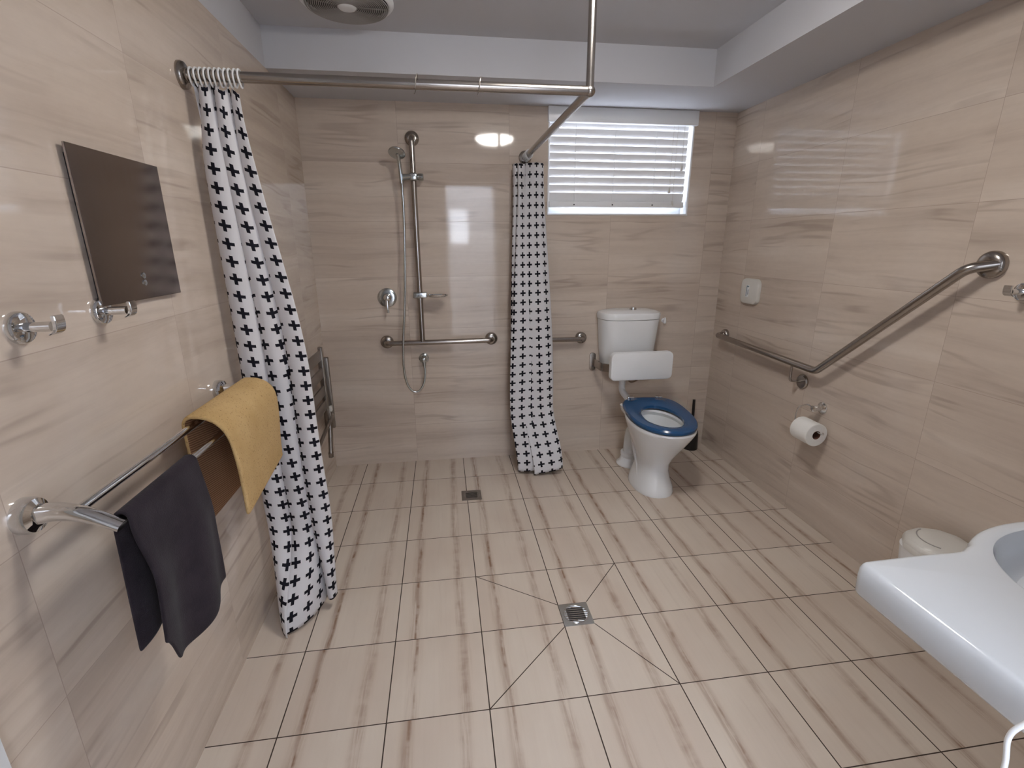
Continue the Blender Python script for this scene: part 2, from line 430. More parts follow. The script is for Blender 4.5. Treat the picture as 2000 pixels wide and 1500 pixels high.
# ================================================================== WINDOW BLIND
bl = thing('venetian_blind', 'white slatted venetian blind hanging in the window', 'blind', ((wx0+wx1)/2, YB, wz0+.03))
bm = new(); box(bm, wx0-.004, wx1+.012, YB-.022, YB+.012, 1.972, 2.0485, .003); obj('pelmet', bm, M['plastic'], bl)
bx0, bx1 = wx0+.014, wx1-.022
def slat(zc, w=.050, tilt=-74):
    bm = new(); a = math.radians(tilt); n = 8; top = []; bot = []
    yc = YB+.026
    for k in range(n+1):
        s = (k/n-.5)*w; crown = .003*(1-(2*k/n-1)**2)
        # s<0 : room side, upper edge
        y = yc+s*math.cos(a)-crown*math.sin(-a); z = zc+s*math.sin(a)-crown*math.cos(a)*0; top.append((y, z))
        bot.append((y+.0022*math.sin(-a), z+.0022*math.cos(a)))
    ring = top+bot[::-1]
    loft(bm, [[(bx0, y, z) for y, z in ring], [(bx1, y, z) for y, z in ring]])
    return obj('slat', bm, M['slat'], bl)
for k in range(10): slat(1.965-.0418*k)
bm = new(); box(bm, bx0, bx1, YB+.006, YB+.048, 1.534, 1.566, .004); rail = obj('bottom_rail', bm, M['slat'], bl)
for x_ in (.69, .92, 1.165):
    bm = new(); lathe(bm, (x_, YB+.0065, 1.548), (0, -1, 0), [(0, .0042), (.002, .004), (.0022, 0)], 12); obj('rail_plug', bm, M['black'], rail)
    bm = new(); tube(bm, [(x_, YB+.006, 1.975), (x_, YB+.006, 1.55)], .0011, 6); tube(bm, [(x_+.004, YB+.047, 1.975), (x_+.004, YB+.047, 1.55)], .0011, 6); obj('ladder_cord', bm, M['plastic'], bl)
for x_, z_ in ((1.26, 1.62), (1.285, 1.55), (1.325, 1.74)):
    bm = new(); tube(bm, [(x_, YB-.004, 1.974), (x_, YB-.004, z_+.02)], .0010, 6); cd = obj('pull_cord', bm, M['plastic_warm'], bl)
    bm = new(); lathe(bm, (x_, YB-.004, z_+.022), (0, 0, -1), [(0, .002), (.004, .004), (.024, .0075), (.028, .006), (.03, 0)], 12); obj('cord_tassel', bm, M['plastic_warm'], cd)

# ================================================================== CEILING LAMP, EXHAUST FAN
lp = thing('ceiling_light', 'round oyster ceiling light above the middle of the room', 'light', (.40, -.40, H2))
bm = new(); lathe(bm, (.40, -.40, H2), (0, 0, -1), [(0, .168), (.018, .168), (.022, .16), (.022, .02)], 48); obj('light_base', bm, M['plastic'], lp)
bm = new(); lathe(bm, (.40, -.40, H2-.0225), (0, 0, -1), [(0, .152), (.012, .150), (.028, .134), (.040, .105), (.048, .06), (.051, 0)], 48); obj('light_diffuser', bm, M['glow'], lp)
fx, fy = -.393, .478
fn = thing('exhaust_fan', 'round white exhaust fan with ringed grille on the ceiling', 'fan', (fx, fy, H2))
bm = new(); lathe(bm, (fx, fy, H2), (0, 0, -1), [(0, .172), (.006, .172), (.012, .166), (.016, .158), (.016, .152), (.004, .150), (.004, .02)], 64); obj('fan_rim', bm, M['plastic'], fn)
bm = new(); lathe(bm, (fx, fy, H2-.0045), (0, 0, -1), [(0, .149), (.0008, .149)], 48); obj('fan_duct', bm, M['dark_slot'], fn)
bm = new()
for k in range(17):
    r_ = .036+.0071*k; zc = H2-.022+.0000*k - .004*(1-(k/17)**2)
    N = 64
    P = [(fx+r_*math.cos(2*PI*i/N), fy+r_*math.sin(2*PI*i/N), zc) for i in range(N)]
    tube(bm, P, .0019, 6, closed=True)
for k in range(8):
    a = 2*PI*k/8+.2; tube(bm, [(fx+.03*math.cos(a), fy+.03*math.sin(a), H2-.021), (fx+.155*math.cos(a), fy+.155*math.sin(a), H2-.015)], .0022, 6)
obj('fan_grille', bm, M['fan'], fn)
bm = new(); lathe(bm, (fx, fy, H2-.016), (0, 0, -1), [(0, .034), (.010, .034), (.014, .030), (.0155, .02), (.016, 0)], 32); obj('fan_hub', bm, M['plastic'], fn)

# ================================================================== CURTAIN RAIL
RZ, RX, RY = 1.790, .400, -.050
cr = thing('curtain_rail', 'stainless steel corner shower curtain rail with ceiling drop rod', 'curtain rail', (RX, RY, RZ))
bm = new(); tube(bm, [(XL+.004, RY, RZ), (RX, RY, RZ)], .0145, 24); obj('side_rail', bm, M['steel'], cr)
bm = new(); tube(bm, [(RX, RY, RZ), (RX, YB-.004, RZ)], .0145, 24); obj('end_rail', bm, M['steel'], cr)
bm = new(); tube(bm, [(RX, RY, RZ), (RX, RY, H2-.001)], .0125, 24); obj('drop_rod', bm, M['steel'], cr)
bm = new(); bmesh.ops.create_uvsphere(bm, u_segments=24, v_segments=14, radius=.0175, matrix=Matrix.Translation((RX, RY, RZ))); obj('corner_joint', bm, M['steel'], cr)
for o_, ax_ in (((XL, RY, RZ), (1, 0, 0)), ((RX, YB, RZ), (0, -1, 0))):
    bm = new(); lathe(bm, o_, ax_, flange_prof(.036, .014, .018), 32); obj('wall_flange', bm, M['steel'], cr)
bm = new(); lathe(bm, (RX, RY, H2), (0, 0, -1), flange_prof(.034, .012, .016), 32); obj('ceiling_flange', bm, M['steel'], cr)

def ring_obj(x, y, axis, m, drop=.026, w=.0195, r=.0027, name='curtain_ring', skew=0.):
    """open C-shaped curtain ring around the rail; axis = direction of the rail"""
    bm = new(); P = []
    for k in range(28):
        a = 2*PI*k/28; c, s = math.cos(a), math.sin(a)
        u = w*c*(1-.25*(s < 0)*abs(s)); v = (w+.001)*s if s > 0 else drop*s
        v += -.001
        if axis == 'x': P.append((x+skew*v, y+u, RZ+v))
        else: P.append((x+u, y+skew*v, RZ+v))
    tube(bm, P, r, 8, closed=True)
    return obj(name, bm, m)

# ================================================================== CURTAINS
def curtain(name, path, z0f, z1f, nu, nz, W_, mt):
    """path(u, t) -> (x, y) ; u along the cloth, t 0 top .. 1 bottom; z0f/z1f(u) top and bottom height"""
    tot = 0
    for t in (.3, .5, .7):
        q = [path(i/300, t) for i in range(301)]
        tot += sum(math.hypot(q[i+1][0]-q[i][0], q[i+1][1]-q[i][1]) for i in range(300))/3
    W_ = tot
    bm = new(); uvl = bm.loops.layers.uv.new('UV'); G = []; UV = {}
    for j in range(nz+1):
        t = j/nz; row = []; L = 0; acc = []; prev = None
        for i in range(nu+1):
            u = i/nu; x, y, dz = path(u, t); z = z0f(u)+(z1f(u)-z0f(u))*t + dz
            if prev: L += math.hypot(x-prev[0], y-prev[1])
            prev = (x, y); acc.append(L); row.append(bm.verts.new((x, y, z)))
        for i in range(nu+1): UV[row[i]] = (acc[i]/max(L, 1e-6)*W_, t*1.74+.02)
        G.append(row)
    for j in range(nz):
        for i in range(nu):
            f = bm.faces.new((G[j][i], G[j][i+1], G[j+1][i+1], G[j+1][i]))
            for l in f.loops: l[uvl].uv = UV[l.vert]
    me = bpy.data.meshes.new(name); bm.to_mesh(me); bm.free()
    o = bpy.data.objects.new(name, me); C.objects.link(o); me.materials.append(mt)
    for p in me.polygons: p.use_smooth = True
    s = o.modifiers.new('cloth_thickness', 'SOLIDIFY'); s.thickness = .0012
    return o
def lerp(a, b, t): return a+(b-a)*t
def sst(a, b, x): x = min(1, max(0, (x-a)/(b-a))); return x*x*(3-2*x)
def pathL(u, t):
    # pleats gathered against the left wall, seen from the front; drags forward over the floor at its hem
    z = lerp(1.745, .02, t)
    x1 = lerp(-.630, -.548, sst(0, .50, t)); x1 = lerp(x1, -.532, sst(.6, 1, t))
    x0 = XL+.014
    n = 3.0; w = 2*PI*n*u + .9 + .7*math.sin(1.8*t) + .5*math.sin(4*u+2*t)
    g = sst(0, .14, t)
    bx = lerp(.006, .021, g)*(1 + .25*math.sin(6*u+2.5*t)); ay = lerp(.013, .027, g)*(.85+.3*math.sin(5*u+3*t))
    bx = lerp(bx, .012, sst(.75, 1, t))
    x = lerp(x0+.010, x1-.012, u) + bx*math.sin(w)
    x = max(x, XL+lerp(.026, .006, sst(.01, .07, t)))
    y = -.046 - ay*math.cos(w) - .010*math.sin(PI*u)*t
    fwd = sst(.80, 1.0, t)                                   # pulled towards the room at the foot
    y -= fwd*(.035+.15*math.sin(PI*min(1, u*1.25))**1.5)
    x += fwd*.02*math.sin(3*PI*u)
    return x, y, 0
def zL1(u): return .012 + .012*math.sin(9*u+1) + .050*max(0, u-.75)*4
def zLt(u): return 1.770 + .006*math.cos(2*PI*5.5*u) - .018*u
cl = curtain('shower_curtain', pathL, zLt, zL1, 150, 110, .66, M['curtain'])
tag(cl, 'long white shower curtain with black crosses bunched at the left wall beside the towel rail', 'shower curtain')
def pathR(u, t):
    # bunched at the back wall, folds run across the room
    yy = lerp(lerp(1.120, 1.062, sst(0, .45, t)), lerp(1.04, .965, t), u)
    c = lerp(.397, .420, t); a = lerp(.072, .128, sst(0, .75, t))
    w = 2*PI*2.5*u+.5+.35*math.sin(2.5*t)
    x = c + a*math.sin(w)*(.86+.14*math.sin(9*u+2*t)) + .03*(u-.5) + .006*math.sin(5*w)*sst(0, .3, t)
    y = yy + .014*math.sin(2*w) + .006*math.cos(3*w+4*t)
    b = sst(.78, 1, t)
    x += b*(.035 + .06*u*0); a2 = b*.03
    x += a2*math.sin(w)*0.2
    y -= b*(.03+.10*u)
    return x, y, 0
def zR1(u): return .012 + .045*(.5-.5*math.cos(2*PI*2.6*u+2.2))*.8
crt = curtain('shower_curtain', pathR, lambda u: 1.742+.004*math.cos(20*u), zR1, 150, 100, .95, M['curtain'])
tag(crt, 'white shower curtain with black crosses gathered at the back wall beside the window', 'shower curtain')
for k in range(11):
    x_ = XL+.028+.0128*k
    o = ring_obj(x_, RY, 'x', M['plastic'], skew=.12*math.sin(3.1*k)); tag(o, 'white plastic ring holding the curtain bunched at the left wall', 'curtain ring', 'rings of the left shower curtain')
for k in range(5):
    y_ = 1.035+.024*k
    o = ring_obj(RX, y_, 'y', M['plastic'], skew=.1*math.sin(2.3*k)); tag(o, 'white plastic ring holding the curtain gathered at the back wall', 'curtain ring', 'rings of the right shower curtain')
for x_, lb in ((-.138, 'thin dark wire hook on the long curtain rail, the one nearer the left curtain'), (.052, 'thin dark wire hook on the long curtain rail, the one nearer the corner joint')):
    bm = new(); P = []
    for k in range(25):
        a = -PI*.55+k/24*2*PI*.86; P.append((x_+.006*math.sin(a), RY+.019*math.cos(a), RZ+.021*math.sin(a) + (.006 if math.sin(a) > 0 else -.004)))
    tube(bm, P, .0013, 6); tag(obj('curtain_hook', bm, M['steel_dark']), lb, 'hook', 'empty wire hooks on the curtain rail')

# ================================================================== LEFT WALL FITTINGS
mp = thing('wall_mirror', 'dark tinted square mirror panel hung on the left wall', 'mirror', (XL, -.455, 1.205))
bm = new(); box(bm, XL, XL+.009, -.600, -.310, 1.215, 1.500); obj('backing', bm, M['black'], mp, smooth=False)
bm = new(); box(bm, XL+.009, XL+.014, -.612, -.300, 1.209, 1.517, .0008, 1); obj('mirror_glass', bm, M['tint'], mp, smooth=False)
bm = new()
for z_ in (1.262, 1.246): lathe(bm, (XL+.014, -.452, z_), (1, 0, 0), [(0, .007), (.002, .0068), (.0035, .004), (.004, 0)], 16)
obj('reflected_spot', bm, M['satin'], mp)  # small raised discs stand in for a spot reflected in the mirror
def robe_hook(wall, y, z, label):
    d = 1 if wall == 'L' else -1; x = XL if wall == 'L' else XR
    h = thing('robe_hook', label, 'hook', (x, y, z), 'chrome robe hooks')
    bm = new(); lathe(bm, (x, y, z), (d, 0, 0), [(0, .0275), (.006, .0275), (.010, .025), (.0125, .018), (.013, .0)], 32); obj('hook_flange', bm, M['chrome'], h)
    bm = new(); tube(bm, [(x+d*.010, y, z), (x+d*.052, y, z+.001)], .0085, 20); obj('hook_stem', bm, M['chrome'], h)
    bm = new()
    s = spline([(x+d*.052, y, z-.012), (x+d*.060, y, z-.006), (x+d*.063, y, z+.006), (x+d*.062, y, z+.020)], 6)
    for yy in (0,): 
        rings = []
        for p in s: rings.append([(p.x+d*.0035*c_, p.y+.011*s_, p.z+.0035*e_) for c_, s_, e_ in ((1, 1, 0), (1, -1, 0), (-1, -1, 0), (-1, 1, 0))])
        loft(bm, rings)
    bmesh.ops.bevel(bm, geom=list(bm.edges), offset=.0012, segments=2, affect='EDGES')
    obj('hook_tip', bm, M['chrome'], h)
    return h
robe_hook('L', -.806, 1.198, 'chrome robe hook on the left wall, nearer the camera and away from the mirror')
robe_hook('L', -.603, 1.199, 'chrome robe hook on the left wall at the lower corner of the dark mirror')
robe_hook('R', -.476, 1.185, 'chrome robe hook on the right wall past the high end of the angled grab rail')

# double towel rail
TX1, TZ1, TX2, TZ2 = -.708, .902, -.655, .872
tr = thing('double_towel_rail', 'chrome double towel rail on the left wall below the hooks', 'towel rail', (XL, -.5, .9))
for y_, nm in ((-.898, 1), (-.172, 1)):
    bm = new(); lathe(bm, (XL, y_, .900), (1, 0, 0), [(0, .031), (.012, .031), (.020, .028), (.024, .020), (.026, .016)], 40); fl_ = obj('rail_flange', bm, M['chrome'], tr)
    bm = new(); S = spline([(XL+.020, y_, .901), (XL+.055, y_, .903), (XL+.095, y_, .893), (XL+.142, y_, .868)], 8); rings = []
    for i, p in enumerate(S):
        f = i/(len(S)-1); hy = lerp(.0155, .0125, f); hz = lerp(.0165, .0085, f)
        d_ = (S[min(i+1, len(S)-1)]-S[max(i-1, 0)]).normalized(); up = Vector((-d_.z, 0, d_.x))
        rings.append([tuple(p+Vector((0, hy*math.copysign(abs(math.cos(a))**.7, math.cos(a)), 0))+up*hz*math.copysign(abs(math.sin(a))**.7, math.sin(a))) for a in [2*PI*k/20 for k in range(20)]])
    loft(bm, rings); obj('rail_arm', bm, M['chrome'], tr)
bm = new(); tube(bm, [(TX1, -.898, TZ1), (TX1, -.172, TZ1)], .0082, 20); obj('inner_bar', bm, M['chrome'], tr)
bm = new(); tube(bm, [(TX2, -.898, TZ2), (TX2, -.172, TZ2)], .0068, 20); obj('outer_bar', bm, M['chrome'], tr)

# cloth sheets hung over the bars
def sheet(name, prof, y0, y1, ny, thick, mats, warp, parent=None, mat_index_inner=None):
    """prof(s, v) -> (x, z) around the bar, s 0..1 ; v 0..1 along y"""
    bm = new(); NS = 60; G = []
    for j in range(ny+1):
        v = j/ny; row = []
        for i in range(NS+1):
            s = i/NS; x, z, dy = prof(s, v); row.append(bm.verts.new((x, lerp(y0, y1, v)+dy, z)))
        G.append(row)
    for j in range(ny):
        for i in range(NS): bm.faces.new((G[j][i], G[j][i+1], G[j+1][i+1], G[j+1][i]))
    me = bpy.data.meshes.new(name); bm.to_mesh(me); bm.free(); o = bpy.data.objects.new(name, me); C.objects.link(o)
    for m_ in mats: me.materials.append(m_)
    for p in me.polygons: p.use_smooth = True
    sm = o.modifiers.new('thickness', 'SOLIDIFY'); sm.thickness = thick; sm.offset = 1.0
    if len(mats) > 1: sm.material_offset = 1; sm.material_offset_rim = 0
    bv = o.modifiers.new('soft', 'SUBSURF'); bv.levels = 1; bv.render_levels = 1
    return o
def towel_prof(s, v):
    # s 0 = back hem (wall side), .42 = over the bar, 1 = front hem
    r = .0105
    zb = .600+.02*v
    zf = lerp(.630, .545, sst(0, .20, v)); zf = lerp(zf, .535, sst(.20, .45, v)); zf = lerp(zf, .560, sst(.45, 1.0, v))
    if s < .40:
        f = s/.40; x = TX2-r-.003*(1-f)+.006*math.sin(3*v*PI)*(1-f); z = lerp(zb, TZ2, f); dy = -.012*(1-f)+.0*v
    elif s < .48:
        a = PI-(s-.40)/.08*PI; x = TX2+r*math.cos(a); z = TZ2+r*math.sin(a); dy = 0
    else:
        f = (s-.48)/.52; fold = math.sin(PI*3.2*v+.8+.8*f)
        x = TX2+r+.018*sst(0, .5, f)+.011*fold*sst(.05, .6, f); z = lerp(TZ2, zf, f)
        dy = -f*.030*(1-v)+.010*math.sin(2.6*f)*v
    return x, z, dy
tw = sheet('hand_towel', towel_prof, -.885, -.640, 40, .006, [M['towel']], 0)
tag(tw, 'charcoal grey towel folded over the outer bar of the towel rail', 'towel')
def mat_prof(s, v):
    r1 = .0150
    if s < .33:
        f = s/.33; x = TX1-r1-.006*(1-f); z = lerp(.610, TZ1+.002, f); dy = .02*(1-f)
    elif s < .42:
        a = PI-(s-.33)/.09*PI*.52; x = TX1+r1*math.cos(a)*1.0; z = TZ1+r1*math.sin(a)+.002; dy = 0
    else:
        f = (s-.42)/.58
        # stiff foam: a broad arch over the outer bar, then down
        P = [(TX1, TZ1+.0168), (-.680, .916), (-.652, .900), (-.632, .866), (-.622, .80), (-.618, .73), (-.616, .655)]
        q = f*(len(P)-1); i = min(int(q), len(P)-2); g = q-i
        Q = [P[max(i-1, 0)], P[i], P[i+1], P[min(i+2, len(P)-1)]]
        cm = lambda a, b, c, d, t: .5*((2*b)+(-a+c)*t+(2*a-5*b+4*c-d)*t*t+(-a+3*b-3*c+d)*t**3)
        x = cm(*[p[0] for p in Q], g); z = cm(*[p[1] for p in Q], g); dy = -.012*f*(1-v)
        x -= .030*sst(.3, 1, f)*v
    return x, z, dy
mt_ = sheet('bath_mat', mat_prof, -.505, -.136, 24, .011, [M['mat_top'], M['mat_under']], 0)
tag(mt_, 'speckled mustard foam bath mat draped over both bars of the towel rail', 'bath mat')

# ---- folded shower seat on the left wall
ss = thing('folding_shower_seat', 'dark slatted folding shower seat folded up against the left wall', 'shower seat', (XL, .75, .2))
SXo = XL+.048
for z_ in (.772, .676, .580, .500):
    bm = new(); box(bm, SXo-.005, SXo+.005, .40, .900, z_-.029, z_+.027, .003); obj('seat_slat', bm, M['steel_dark'], ss)
for y_ in (.405, .905):
    bm = new(); box(bm, SXo-.010, SXo+.010, y_-.012, y_+.012, .40, .812, .003); obj('seat_frame', bm, M['steel_dark'], ss)
for y_ in (.32, 1.030):
    bm = new(); box(bm, XL+.001, SXo+.006, y_-.014, y_+.014, .312, .728, .003); obj('wall_rail', bm, M['steel_dark'], ss)
for y_, y2 in ((.43, .50), (.955, .875)):
    bm = new(); tube(bm, [(SXo+.002, y_, .455), (SXo+.002, y2, .215)], .0125, 16); lg = obj('seat_leg', bm, M['steel_dark'], ss)
    bm = new(); lathe(bm, (SXo+.002, y2, .222), (0, (y2-y_)*.3, -1), [(0, .0145), (.026, .0145), (.030, .010)], 20); obj('rubber_foot', bm, M['steel_dark'], lg)
bm = new(); tube(bm, [(SXo+.010, .965, .410), (SXo+.010, .58, .350)], .010, 14); obj('seat_brace', bm, M['steel_dark'], ss)
bm = new(); box(bm, SXo+.004, SXo+.019, .930, .955, .442, .472, .002); obj('hinge_cap', bm, M['plastic_warm'], ss)
for y0_, y1_ in ((.32, .41), (.900, 1.02)):
    bm = new(); box(bm, SXo-.010, SXo+.004, y0_, y1_, .425, .448, .002); obj('hinge', bm, M['steel_dark'], ss)

# ================================================================== SHOWER FITTINGS, BACK WALL
YW = YB-.060
def flange(pos, ax_, parent, R_=.038, nm='wall_flange'):
    bm = new(); lathe(bm, pos, ax_, [(0, R_), (.010, R_), (.018, R_*.93), (.023, R_*.75), (.026, R_*.5), (.026, .017)], 36); return obj(nm, bm, M['steel'], parent)
gr = thing('shower_grab_rail', 'stainless steel inverted T shower grab rail on the back wall', 'grab rail', (-.213, YB, .78))
bm = new(); tube(bm, fillet([(-.422, YB-.010, .778), (-.422, YW, .778), (.195, YW, .780), (.195, YB-.010, .780)], .030), .0150, 24); obj('horizontal_bar', bm, M['steel'], gr)
bm = new(); tube(bm, fillet([(-.213, YW, .785), (-.213, YW, 1.872), (-.213, YB-.010, 1.872)], .030), .0145, 24); obj('vertical_bar', bm, M['steel'], gr)
for p_ in ((-.422, YB, .778), (.195, YB, .780), (-.213, YB, 1.872)): flange(p_, (0, -1, 0), gr)
g2 = thing('toilet_grab_rail', 'short straight steel grab rail left of the toilet running behind the curtain', 'grab rail', (.5, YB, .768))
bm = new(); tube(bm, fillet([(.755, YB-.010, .768), (.755, YW, .768), (.375, YW, .772), (.375, YB-.010, .772)], .030), .0145, 24); obj('horizontal_bar', bm, M['steel'], g2)
for p_ in ((.755, YB, .768), (.375, YB, .772)): flange(p_, (0, -1, 0), g2, .036)
# slider, hand shower and hose
hs = thing('hand_shower', 'chrome hand shower with long hose on the vertical rail', 'shower', (-.213, YW, 1.676))
bm = new(); box(bm, -.235, -.191, YW-.030, YW+.022, 1.655, 1.695, .009, 3); obj('slider', bm, M['satin'], hs)
bm = new(); lathe(bm, (-.191, YW-.004, 1.675), (1, 0, 0), [(0, .016), (.006, .019), (.028, .019), (.031, .015), (.032, 0)], 24); obj('slider_knob', bm, M['satin'], hs)
bm = new(); tube(bm, [(-.228, YW-.018, 1.675), (-.272, YW-.034, 1.668)], [.014, .019], 20); obj('handset_cradle', bm, M['satin'], hs)
bm = new(); tube(bm, spline([(-.274, YW-.030, 1.640), (-.277, YW-.036, 1.700), (-.280, YW-.048, 1.745), (-.284, YW-.066, 1.778)], 5), [.0105]*6+[.0095]*5+[.011]*5, 16); hd = obj('handset_handle', bm, M['satin'], hs)
bm = new(); lathe(bm, (-.285, YW-.064, 1.790), (-.14, -.50, -.86), [(-.004, .018), (0, .030), (.008, .042), (.014, .044), (.017, .041), (.018, 0)], 32); obj('spray_head', bm, M['satin'], hd)
hose = spline([(-.272, YW-.030, 1.650), (-.276, YW-.026, 1.40), (-.296, YW-.022, 1.05), (-.322, YW-.018, .80), (-.330, YW-.012, .64), (-.318, YW-.008, .54), (-.288, YW-.004, .487), (-.250, YW-.002, .485), (-.218, YW, .535), (-.209, YW+.004, .60), (-.211, YW+.008, .645)], 10)
bm = new(); tube(bm, hose, [.0062+.0005*(i % 2) for i in range(len(hose))], 12); obj('shower_hose', bm, M['satin'], hs)
bm = new(); lathe(bm, (-.213, YB, .672), (0, -1, 0), [(0, .030), (.006, .030), (.009, .026), (.012, .018), (.040, .015)], 28); ot = obj('wall_outlet', bm, M['satin'], hs)
bm = new(); bmesh.ops.create_uvsphere(bm, u_segments=20, v_segments=12, radius=.020, matrix=Matrix.Translation((-.213, YB-.044, .672))); tube(bm, [(-.213, YB-.047, .670), (-.211, YB-.052, .636)], [.0145, .0095], 16); obj('outlet_elbow', bm, M['satin'], ot)
# soap dish
sd = thing('soap_dish', 'small chrome soap dish clamped on the vertical shower rail', 'soap dish', (-.213, YW, 1.05))
bm = new(); box(bm, -.252, -.172, YW-.020, YW+.018, 1.036, 1.070, .007, 3); obj('clamp', bm, M['satin'], sd)
bm = new()
def dish_ring(s, z): return [(-.115+.062*s*math.cos(2*PI*k/32), YW-.028+.040*s*math.sin(2*PI*k/32), z) for k in range(32)]
loft(bm, [dish_ring(.3, 1.041), dish_ring(.75, 1.042), dish_ring(.95, 1.048), dish_ring(1.02, 1.057), dish_ring(.97, 1.0575), dish_ring(.88, 1.050), dish_ring(.3, 1.046)]); obj('dish', bm, M['chrome'], sd)
# mixer tap
mx = thing('shower_mixer_tap', 'round chrome shower mixer with lever on the back wall', 'tap', (-.403, YB, 1.032))
bm = new(); lathe(bm, (-.403, YB, 1.036), (0, -1, 0), [(0, .054), (.005, .054), (.008, .050), (.011, .040), (.012, .025)], 40); obj('cover_plate', bm, M['satin'], mx)
bm = new(); lathe(bm, (-.400, YB-.010, 1.038), (0, -1, 0), [(0, .024), (.026, .023), (.036, .019), (.040, .010), (.041, 0)], 32); obj('tap_body', bm, M['chrome'], mx)
bm = new(); tube(bm, spline([(-.400, YB-.036, 1.038), (-.400, YB-.045, 1.010), (-.399, YB-.050, .975), (-.398, YB-.056, .955)], 5), [.011]*5+[.009]*5+[.0075]*6, 16); obj('lever', bm, M['chrome'], mx)

# ================================================================== TOILET
TXc = 1.045
to = thing('toilet', 'white toilet with a blue seat and wall cistern', 'toilet', (TXc, .62, 0))
RIM = .415
bm = new()
body = [  # z, cy, rx, ry
    (0.000, .655, .108, .160), (.012, .655, .110, .162), (.040, .658, .104, .156), (.085, .662, .088, .142), (.130, .660, .079, .128), (.170, .652, .080, .122),
    (.215, .640, .095, .135), (.260, .628, .115, .158), (.310, .618, .135, .190), (.355, .610, .150, .220), (.390, .606, .160, .243), (.405, .605, .163, .250), (RIM, .605, .160, .247)]
outer = [sup(TXc, cy, z, a, b, 2.25, 56) for z, cy, a, b in body]
inner = [sup(TXc, cy, z, a, b, 2.1, 56) for z, cy, a, b in ((RIM, .585, .112, .180), (.405, .585, .108, .175), (.385, .587, .118, .184), (.330, .60, .104, .160), (.270, .615, .078, .115), (.225, .625, .052, .072), (.205, .63, .030, .04))]
loft(bm, outer+inner); obj('pan', bm, M['ceramic'], to)
bm = new(); R_ = sup(TXc, .608, .262, .075, .110, 2.1, 40); loft(bm, [R_, [(x, y, z+.001) for x, y, z in R_]]); obj('bowl_water', bm, M['water'], to)
# rear shelf of the pan, outlet and trap
bm = new(); loft(bm, [[(x, y, .345) for x, y in rrect(TXc, .835, .085, .045, .03)], [(x, y, .385) for x, y in rrect(TXc, .838, .115, .060, .03)], [(x, y, RIM) for x, y in rrect(TXc, .838, .120, .066, .03)]]); obj('pan_shelf', bm, M['ceramic'], to)
bm = new(); tube(bm, spline([(TXc, .760, .300), (TXc, .850, .275), (TXc-.004, .925, .220), (TXc-.006, .945, .130), (TXc-.006, .945, .052)], 8), .047, 24); obj('outlet_pipe', bm, M['ceramic'], to)
bm = new(); lathe(bm, (TXc-.006, .945, 0), (0, 0, 1), [(0, .085), (.006, .084), (.016, .070), (.050, .058), (.060, .062), (.078, .062), (.080, .052)], 36); obj('floor_collar', bm, M['plastic'], to)
bm = new()
for sx in (-1, 1):
    P = spline([(TXc+sx*.080, .60, .028), (TXc+sx*.076, .64, .070), (TXc+sx*.066, .68, .125), (TXc+sx*.062, .74, .190), (TXc+sx*.05, .80, .250)], 6); tube(bm, P, [.014+.008*k/(len(P)-1) for k in range(len(P))], 16)
obj('foot_rib', bm, M['ceramic'], to)
# seat
bm = new()
def seat_ring(a, b, z, yc, e=2.15, bk=3.4):
    ca, sa = math.cos(math.radians(-5)), math.sin(math.radians(-5)); out = []
    for x, y, zz in sup(0, yc-.60, z, a, b, e, 64, bk): out.append((TXc+.006+x*ca-y*sa, .603+x*sa+y*ca, zz+.010*max(0, (y+.1))/.35))
    return out
loft(bm, [seat_ring(.160, .254, .418, .612), seat_ring(.170, .266, .424, .614), seat_ring(.171, .268, .436, .614), seat_ring(.164, .260, .444, .613), seat_ring(.140, .225, .447, .600, 2.1, 2.6),
          seat_ring(.115, .180, .445, .585, 2, 2), seat_ring(.102, .166, .437, .583, 2, 2), seat_ring(.101, .164, .424, .583, 2, 2), seat_ring(.106, .170, .418, .583, 2, 2), seat_ring(.160, .254, .418, .612)], False, False)
bmesh.ops.remove_doubles(bm, verts=bm.verts, dist=1e-5)
obj('toilet_seat', bm, M['blue'], to, label='blue ring toilet seat')
for sx in (-1, 1):
    bm = new(); lathe(bm, (TXc+.028+sx*.085, .876-sx*.007, .415), (0, 0, 1), [(0, .014), (.030, .014), (.034, .011), (.036, 0)], 20); box(bm, TXc+.028+sx*.085-.02, TXc+.028+sx*.085+.02, .862-sx*.007, .888-sx*.007, .446, .462, .004); obj('seat_hinge', bm, M['chrome'], to)
# cistern (wider at the top, bowed front)
def cis(z, hw, dep, r=.030):
    # flat back, bowed front with generously rounded corners
    out = []; N = 40; yb = YB-.004
    for k in range(N+1):
        a = PI+PI*k/N; c, s_ = math.cos(a), math.sin(a)
        out.append((1.035+hw*math.copysign(abs(c)**.52, c), yb-.030-(dep-.030)*abs(s_)**.62, z))
    for k in range(5): out.append((1.035+hw-(r*(1-math.cos(k/4*PI/2))), yb-.030+.030*math.sin(k/4*PI/2), z))
    for k in range(5): out.append((1.035-hw+(r*(1-math.sin(k/4*PI/2))), yb-.030+.030*math.cos(k/4*PI/2), z))
    return out
bm = new(); loft(bm, [cis(.592, .145, .120), cis(.600, .156, .132), cis(.70, .170, .150), cis(.82, .180, .164), cis(.892, .186, .170)]); obj('cistern', bm, M['ceramic'], to)
bm = new(); loft(bm, [cis(.8935, .186, .170), cis(.895, .189, .175), cis(.920, .191, .178), cis(.932, .187, .172), cis(.941, .160, .145), cis(.946, .110, .110), cis(.947, .06, .08)]); lid = obj('cistern_lid', bm, M['ceramic'], to)
bm = new(); lathe(bm, (1.050, YB-.088, .946), (0, 0, 1), [(0, .024), (.006, .024), (.007, .020), (.014, .019), (.016, .015), (.0165, 0)], 32); obj('flush_button', bm, M['chrome'], lid)
